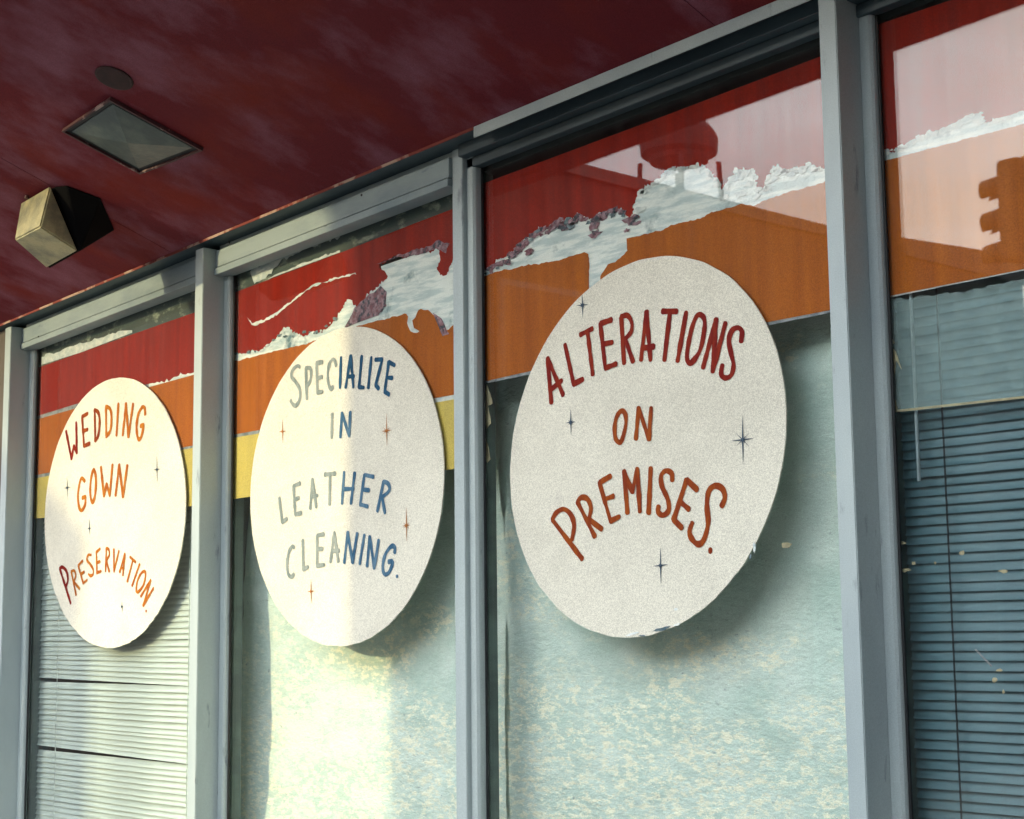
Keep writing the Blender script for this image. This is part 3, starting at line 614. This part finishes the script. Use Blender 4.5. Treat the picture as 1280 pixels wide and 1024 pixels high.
for cx, cy, w_, h_, m_ in ((829, 786, 13, 2.2, 'flakedark'), (846, 781, 6, 1.6, 'residue'), (790, 793, 9, 1.8, 'residue'), (943, 684, 2.4, 7, 'residue'), (938, 695, 1.6, 4, 'flakedark'), (845, 762, 3, 2, 'residue'), (803, 795, 5, 1.4, 'flakedark')):
    rr = random.Random(int(cx)); bm = bmesh.new()
    poly(bm, [P(cx + w_ * math.cos(a * math.tau / 14) * rr.uniform(.5, 1.15), cy + h_ * math.sin(a * math.tau / 14) * rr.uniform(.5, 1.2) - (w_ > 5) * .22 * w_ * math.cos(a * math.tau / 14), YL) for a in range(14)], Vector((0, .0004, 0)))
    obj('paint_chip', bm, M[m_], o3)
C2, D2 = (320, 430), (320, 560); SC, SD2 = 5.818, 4.6545
o2 = oval('middle oval sign reading SPECIALIZE IN LEATHER CLEANING, its left half sunlit', (313, 615), (555, 605), (433, 409), (430, 808), 2)
W2 = .0128
sp = [
    ([['s', (318, 168), (300, 160), (267, 190), (257, 235), (290, 280), (317, 330), (318, 400), (290, 448), (267, 438), (252, 412)]], 'ink_sunlit'),
    ([[(362, 178), (369, 400)], ['s', (362, 176), (393, 176), (401, 215), (393, 270), (368, 308)]], 'ink_sunlit'),
    ([[(440, 142), (446, 350)], [(440, 140), (482, 132)], [(445, 250), (480, 240)], [(446, 352), (483, 348)]], 'ink_sunlit'),
    ([['s', (582, 158), (572, 122), (555, 113), (532, 150), (520, 220), (527, 290), (545, 328), (560, 313)]], 'ink_sunlit'),
    ([[(618, 98), (610, 318)]], 'ink_blue'),
    ([[(688, 88), (652, 315)], [(688, 88), (708, 315)], [(665, 238), (714, 236)]], 'ink_blue'),
    ([[(768, 90), (749, 314), (785, 318)]], 'ink_blue'),
    ([[(838, 98), (816, 318)]], 'ink_blue'),
    ([[(867, 115), (918, 113)], [(918, 113), (870, 300), (893, 325)]], 'ink_blue'),
    ([[(965, 132), (936, 347)], [(967, 132), (1008, 155)], [(955, 245), (990, 248)], [(936, 347), (968, 368)]], 'ink_blue'),
    ([[(553, 512), (550, 683)]], 'ink_sunlit'),
    ([[(625, 502), (613, 678)], [(625, 502), (678, 670)], [(686, 497), (678, 670)]], 'ink_blue2')]
for st, mn in sp: letter(o2, st, C2, SC, W2, mn)
lc = [
    ([[(135, 292), (152, 432), (180, 412)]], 'ink_sunlit'),
    ([[(218, 222), (228, 388)], [(218, 222), (256, 206)], [(222, 302), (248, 291)], [(228, 388), (263, 378)]], 'ink_sunlit'),
    ([[(328, 182), (315, 352)], [(328, 182), (350, 343)], [(320, 285), (358, 276)]], 'ink_sunlit'),
    ([[(400, 155), (460, 149)], [(430, 157), (428, 328)]], 'ink_sunlit'),
    ([[(512, 142), (500, 323)], [(574, 147), (552, 323)], [(505, 240), (568, 238)]], 'ink_blue2'),
    ([[(630, 157), (606, 328)], [(632, 157), (683, 168)], [(620, 242), (658, 246)], [(606, 328), (650, 341)]], 'ink_blue2'),
    ([[(742, 197), (706, 368)], ['s', (742, 195), (770, 210), (774, 250), (728, 290)], [(735, 290), (750, 378)]], 'ink_blue2'),
    ([['s', (222, 580), (210, 574), (190, 610), (180, 680), (187, 733), (205, 750), (220, 735)]], 'ink_sunlit'),
    ([[(272, 537), (275, 708), (303, 692)]], 'ink_sunlit'),
    ([[(355, 512), (355, 685)], [(355, 510), (393, 502)], [(355, 590), (386, 586)], [(355, 686), (396, 680)]], 'ink_sunlit'),
    ([[(455, 492), (433, 663)], [(455, 492), (478, 660)], [(440, 600), (483, 598)]], 'ink_sunlit'),
    ([[(533, 492), (513, 666)], [(533, 492), (562, 666)], [(589, 497), (562, 666)]], 'ink_blue2'),
    ([[(630, 507), (603, 673)]], 'ink_blue2'),
    ([[(662, 517), (646, 686)], [(662, 517), (688, 700)], [(714, 537), (688, 700)]], 'ink_blue2'),
    ([['s', (807, 608), (807, 578), (785, 574), (752, 620), (737, 690), (747, 733), (770, 728), (789, 690), (794, 662)], [(793, 657), (772, 663)]], 'ink_blue2'),
    ([[(818, 747), (822, 747)]], 'ink_blue2')]
for st, mn in lc: letter(o2, st, D2, SD2, W2, mn)
star(o2, C2, SC, (193, 637), 85, 80, 26, 'star_amber', 0)
star(o2, C2, SC, (950, 632), 125, 110, 36, 'star_amber', 26)
star(o2, D2, SD2, (875, 452), 105, 92, 22, 'star_amber', 18)
star(o2, D2, SD2, (320, 835), 70, 70, 20, 'star_amber', 0)

E1, F1 = (60, 480), (50, 660); SE, SF = 5.12, 6.4
o1 = oval('smallest oval sign at left reading WEDDING GOWN PRESERVATION in amber letters', (56, 648), (232, 633), (146, 472), (143, 810), 3)
W1 = .0150
for i, st in enumerate([
    [[(115, 302), (150, 480), (165, 395), (184, 442), (180, 247)]],
    [[(218, 212), (230, 398)], [(218, 210), (253, 190)], [(222, 302), (253, 292)], [(230, 398), (266, 382)]],
    [[(298, 167), (302, 363)], ['s', (298, 165), (323, 187), (330, 250), (321, 330), (302, 363)]],
    [[(370, 147), (372, 333)], ['s', (370, 145), (398, 162), (406, 220), (398, 300), (372, 333)]],
    [[(450, 128), (438, 328)]],
    [[(498, 127), (478, 328)], [(498, 127), (515, 337)], [(544, 130), (515, 337)]],
    [['s', (621, 195), (618, 153), (600, 152), (576, 200), (566, 280), (576, 348), (592, 348), (604, 310), (611, 268)], [(611, 263), (593, 270)]]]):
    letter(o1, st, E1, SE, W1, 'ink_red' if i == 0 else 'ink_rust' if i < 3 else 'ink_amber')  # left letters in darker ink: shade on that side put into the colour
for st in [
    [['s', (235, 623), (215, 603), (201, 640), (191, 720), (200, 793), (218, 808), (237, 770), (239, 724)], [(239, 722), (220, 730)]],
    [['o', (292, 550), (306, 600), (303, 690), (290, 752), (276, 743), (269, 680), (276, 600)]],
    [[(338, 533), (358, 718), (375, 640), (395, 714), (412, 518)]],
    [[(455, 518), (432, 713)], [(455, 518), (480, 722)], [(507, 523), (480, 722)]]]:
    letter(o1, st, E1, SE, W1, 'ink_amber')
for i, st in enumerate([
    [[(158, 327), (245, 602)], ['s', (158, 325), (180, 314), (213, 350), (223, 420), (205, 473)]],
    [[(250, 352), (288, 537)], ['s', (250, 350), (273, 342), (286, 380), (270, 430)], [(272, 432), (316, 487)]],
    [[(305, 302), (345, 443)], [(306, 300), (340, 264)], [(325, 372), (353, 352)], [(345, 443), (376, 417)]],
    [['s', (408, 217), (386, 217), (374, 255), (400, 290), (424, 330), (424, 370), (405, 383), (387, 370)]],
    [[(450, 197), (455, 358)], [(450, 195), (480, 167)], [(455, 280), (478, 268)], [(455, 358), (488, 346)]],
    [[(530, 167), (523, 348)], ['s', (530, 162), (550, 175), (553, 220), (528, 260)], [(530, 262), (553, 348)]],
    [[(590, 172), (591, 350), (631, 182)]],
    [[(678, 207), (637, 353)], [(678, 207), (662, 378)], [(648, 318), (670, 324)]],
    [[(719, 232), (763, 273)], [(743, 257), (698, 428)]],
    [[(795, 292), (736, 463)]],
    [['o', (835, 348), (843, 385), (825, 460), (785, 512), (770, 498), (777, 430), (805, 368)]],
    [[(885, 417), (806, 548)], [(885, 417), (825, 622)], [(907, 482), (825, 622)]],
    [[(847, 665), (850, 665)]]]):
    letter(o1, st, F1, SF, W1 * (.95 if i == 0 else .72), 'ink_red' if i == 0 else 'ink_amber')  # P takes the darker ink, carrying the shade at the left end
star(o1, E1, SE, (123, 665), 65, 68, 22, 'star_navy', 10)
star(o1, E1, SE, (697, 548), 85, 80, 22, 'star_navy', 9)
star(o1, E1, SE, (265, 925), 65, 40, 11, 'star_navy', 0)
star(o1, F1, SF, (655, 630), 40, 45, 10, 'star_navy', 0)

# ---------------------------------------------------------------- venetian blinds
def slat_mesh(L, mat_, wdt=.0236, ang=62):
    bm = bmesh.new(); n = 6; rows = []; ca, sa = math.cos(R(ang)), math.sin(R(ang))
    for xi in (0, L):
        r = []
        for i in range(n + 1):
            s = (i / n - .5) * wdt; cv = .0016 * (1 - (2 * i / n - 1) ** 2)
            r.append(bm.verts.new((xi, s * ca - cv * sa, -s * sa - cv * ca)))
        rows.append(r)
    for i in range(n): bm.faces.new((rows[0][i], rows[0][i + 1], rows[1][i + 1], rows[1][i]))
    bmesh.ops.recalc_face_normals(bm, faces=bm.faces[:])
    me = bpy.data.meshes.new('slat'); bm.to_mesh(me); bm.free(); me.materials.append(mat_)
    for p in me.polygons: p.use_smooth = True
    return me
def blind(name_label, x0, x1, Y, ztop, zbot, pitch, matn, gaps=(), seed=0, ang=-73):
    t = thing('venetian_blind', name_label, 'blind', group='venetian blinds behind the glass'); rr = random.Random(seed)
    L = x1 - x0; me = slat_mesh(L, M[matn], ang=ang); z = ztop; i = 0
    while z > zbot:
        o = bpy.data.objects.new('slat', me); C.objects.link(o); o.parent = t
        tilt = rr.gauss(0, .0012); dz = 0
        for zg, wg in gaps:                       # slats caught up at their left end
            if 0 < z - zg < .17:
                k = 1 - (z - zg) / .17; tilt += wg * k
        o.location = (x0, Y + rr.gauss(0, .0006), z + max(0, tilt) * L * 1.0 if tilt > .004 else z)
        o.rotation_euler = (R(rr.gauss(0, 2.6)), max(tilt, -.004) if tilt > .004 else tilt, 0)
        z -= pitch; i += 1
    for fx in (.18, .82) if matn == 'slat' else ((xat(1190, 760, Y - .014) - x0) / L, .82):
        bm = bmesh.new(); add_box(bm, x0 + L * fx - .0018, x0 + L * fx + .0018, Y - .0165, Y - .0150, zbot, ztop)
        obj('ladder_cord', bm, M['cord'] if matn != 'slat' else M['slat'], t)
    obj('headrail', box(x0, x1, Y - .018, Y + .018, ztop + .02, ztop + .045), M[matn], t)
    obj('bottom_rail', box(x0, x1, Y - .012, Y + .012, zbot - .02, zbot - .004, bev=.002), M[matn], t)
    return t
YBL = G + .05
b1 = blind('white venetian blind with two gaps between its slats, behind the wedding gown sign', xat(41, 700, YBL), mx0[1][0] + .03, YBL, 2.40, .80, .0193, 'slat',
           gaps=((P(140, 862, YBL).z + .012, .016), (P(140, 952, YBL).z + .012, .013)), seed=3)
b4 = blind('dark blue venetian blind with a broken top edge, in the far right window', xat(1110, 450, YBL), mx0[4][0] - .01, YBL, 2.42, .80, .0193, 'slatd', seed=4)
w_ = P(1143, 470, YBL - .03); zw = P(1143, 602, YBL - .03).z
bm = bmesh.new(); bmesh.ops.create_cone(bm, cap_ends=True, segments=8, radius1=.0035, radius2=.0035, depth=2.42 - zw, matrix=Matrix.Translation((w_.x, w_.y, (2.42 + zw) / 2)))
obj('tilt_wand', bm, M['wand'], b4)

# ---------------------------------------------------------------- backing paper
def paper(label, xl_top, xl_bot, xr, zt, zb, Y, seed):
    bm = bmesh.new(); nx, nz = 60, 90; g = []
    for j in range(nz + 1):
        v = j / nz; z = zt + (zb - zt) * v; row = []
        xl = xl_top + (xl_bot - xl_top) * v
        for i in range(nx + 1):
            u = i / nx; x = xl + (xr - xl) * u
            d = .016 * noise.noise(Vector((x * 3.2, z * 2.6, seed))) + .006 * noise.noise(Vector((x * 11, z * 14, seed))) + .0016 * noise.noise(Vector((x * 50, z * 70, seed)))
            d -= .02 * math.exp(-((z - zt + .28) / .2) ** 2) * u
            row.append(bm.verts.new((x, Y + d, z)))
        g.append(row)
    for j in range(nz):
        for i in range(nx): bm.faces.new((g[j][i], g[j + 1][i], g[j + 1][i + 1], g[j][i + 1]))
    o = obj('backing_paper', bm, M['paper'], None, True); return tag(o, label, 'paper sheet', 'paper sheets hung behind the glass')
YP = G + .115
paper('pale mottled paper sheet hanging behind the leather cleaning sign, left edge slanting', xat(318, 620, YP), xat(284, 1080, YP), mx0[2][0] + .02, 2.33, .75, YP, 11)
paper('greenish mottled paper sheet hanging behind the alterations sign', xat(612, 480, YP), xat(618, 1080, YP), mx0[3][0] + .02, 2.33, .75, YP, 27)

# ---------------------------------------------------------------- lamps on the soffit
nS = Vector((.034, -SL, -1)).normalized(); vS = Vector((0, -1, SL)).normalized(); uS = vS.cross(nS).normalized()
O1 = Spt(82, 280)
LK = (O1 - CAM).length / (Vector((-4.7773, -.3275, 2.9229)) - CAM).length
def LP(u, v, h): return O1 + (uS * u + vS * v + nS * h) * LK
def hull(pts):
    bm = bmesh.new()
    for p in pts: bm.verts.new(LP(*p))
    r = bmesh.ops.convex_hull(bm, input=bm.verts[:]); bmesh.ops.recalc_face_normals(bm, faces=bm.faces[:])
    bmesh.ops.dissolve_limit(bm, angle_limit=R(3), verts=bm.verts[:], edges=bm.edges[:]); return bm
lp = thing('ceiling_lamp', 'boxy ceiling lamp with black housing and yellowed glass, nearest the left edge', 'lamp')
bm = hull([(-.012, .146, .002), (.205, .152, .002), (.255, .136, .002), (.294, .033, .002), (.146, -.103, .002), (-.06, -.12, .002), (.199, .003, .15), (-.038, -.012, .15)])
bmesh.ops.bevel(bm, geom=bm.edges[:], offset=.004, segments=1, affect='EDGES'); obj('housing', bm, M['black'], lp)
e = .003
dbm = hull([(-.012, .152 + e, .004), (.203, .160 + e, .004), (.2226, .1525 + e, .152), (.043, .149 + e, .152), (-.036, -.006, .153), (.198, .008, .153)])
bmesh.ops.bevel(dbm, geom=dbm.edges[:], offset=.005, segments=2, affect='EDGES'); df = obj('diffuser', dbm, M['lens'], lp)
bm = bmesh.new(); bmesh.ops.create_cone(bm, cap_ends=True, segments=10, radius1=.008, radius2=.006, depth=.01, matrix=Matrix.Translation(LP(.05, .165, .006)))
obj('screw', bm, M['rim'], lp)

# recessed square light
fx = thing('recessed_light', 'square recessed light flush in the maroon canopy ceiling, lens dull green-grey', 'light fixture')
FC = [Vector((q.x, q.y, 0)) for q in (Spt(81, 161), Spt(139, 122), Spt(252, 184), Spt(176, 213))]
cen = sum(FC, Vector()) / 4
def quad_ring(bm, s0, s1, h0, h1):
    def cr(s, h): return [soff(*(cen + (c - cen) * s).xy[:], h) for c in FC]
    lo, li, hi_, hl = cr(s0, h0), cr(s1, h0), cr(s1, h1), cr(s0, h1)
    L_ = [[bm.verts.new(p) for p in r] for r in (lo, li, hi_, hl)]
    for i in range(4):
        j = (i + 1) % 4
        for a, b in ((0, 1), (1, 2), (2, 3), (3, 0)): bm.faces.new((L_[a][i], L_[a][j], L_[b][j], L_[b][i]))
    bmesh.ops.recalc_face_normals(bm, faces=bm.faces[:])
bm = bmesh.new(); quad_ring(bm, 1.03, .985, .001, .012); obj('rim', bm, M['rim'], fx)
bm = bmesh.new(); quad_ring(bm, .984, .88, .001, .005); obj('gasket_and_shade', bm, M['dark'], fx)  # black ring stands in for the shadow around the recess edge
bm = bmesh.new(); cs = [cen + (c - cen) * .879 for c in FC]
top = [bm.verts.new(soff(c.x, c.y, .001)) for c in cs]; bot = [bm.verts.new(soff(c.x, c.y, .007)) for c in cs]; mid = bm.verts.new(soff(cen.x, cen.y, .022))
for i in range(4): bm.faces.new((bot[i], bot[(i + 1) % 4], mid)); bm.faces.new((top[i], top[(i + 1) % 4], bot[(i + 1) % 4], bot[i]))
bmesh.ops.recalc_face_normals(bm, faces=bm.faces[:]); obj('lens', bm, M['flens'], fx)
# round cover plate
bm = bmesh.new(); c0 = Spt(143, 97)
ring = []
for h, r_ in ((.0005, .055), (.004, .055), (.006, .05)):
    ring.append([bm.verts.new(c0 + nS * h + uS * r_ * math.cos(i * math.tau / 28) + vS * r_ * .95 * math.sin(i * math.tau / 28)) for i in range(28)])
for a, b in zip(ring, ring[1:]):
    for i in range(28): bm.faces.new((a[i], a[(i + 1) % 28], b[(i + 1) % 28], b[i]))
bm.faces.new(ring[-1]); bmesh.ops.recalc_face_normals(bm, faces=bm.faces[:])
tag(obj('cover_plate', bm, M['cover']), 'small round dark cover plate on the canopy ceiling above the square light', 'cover plate')
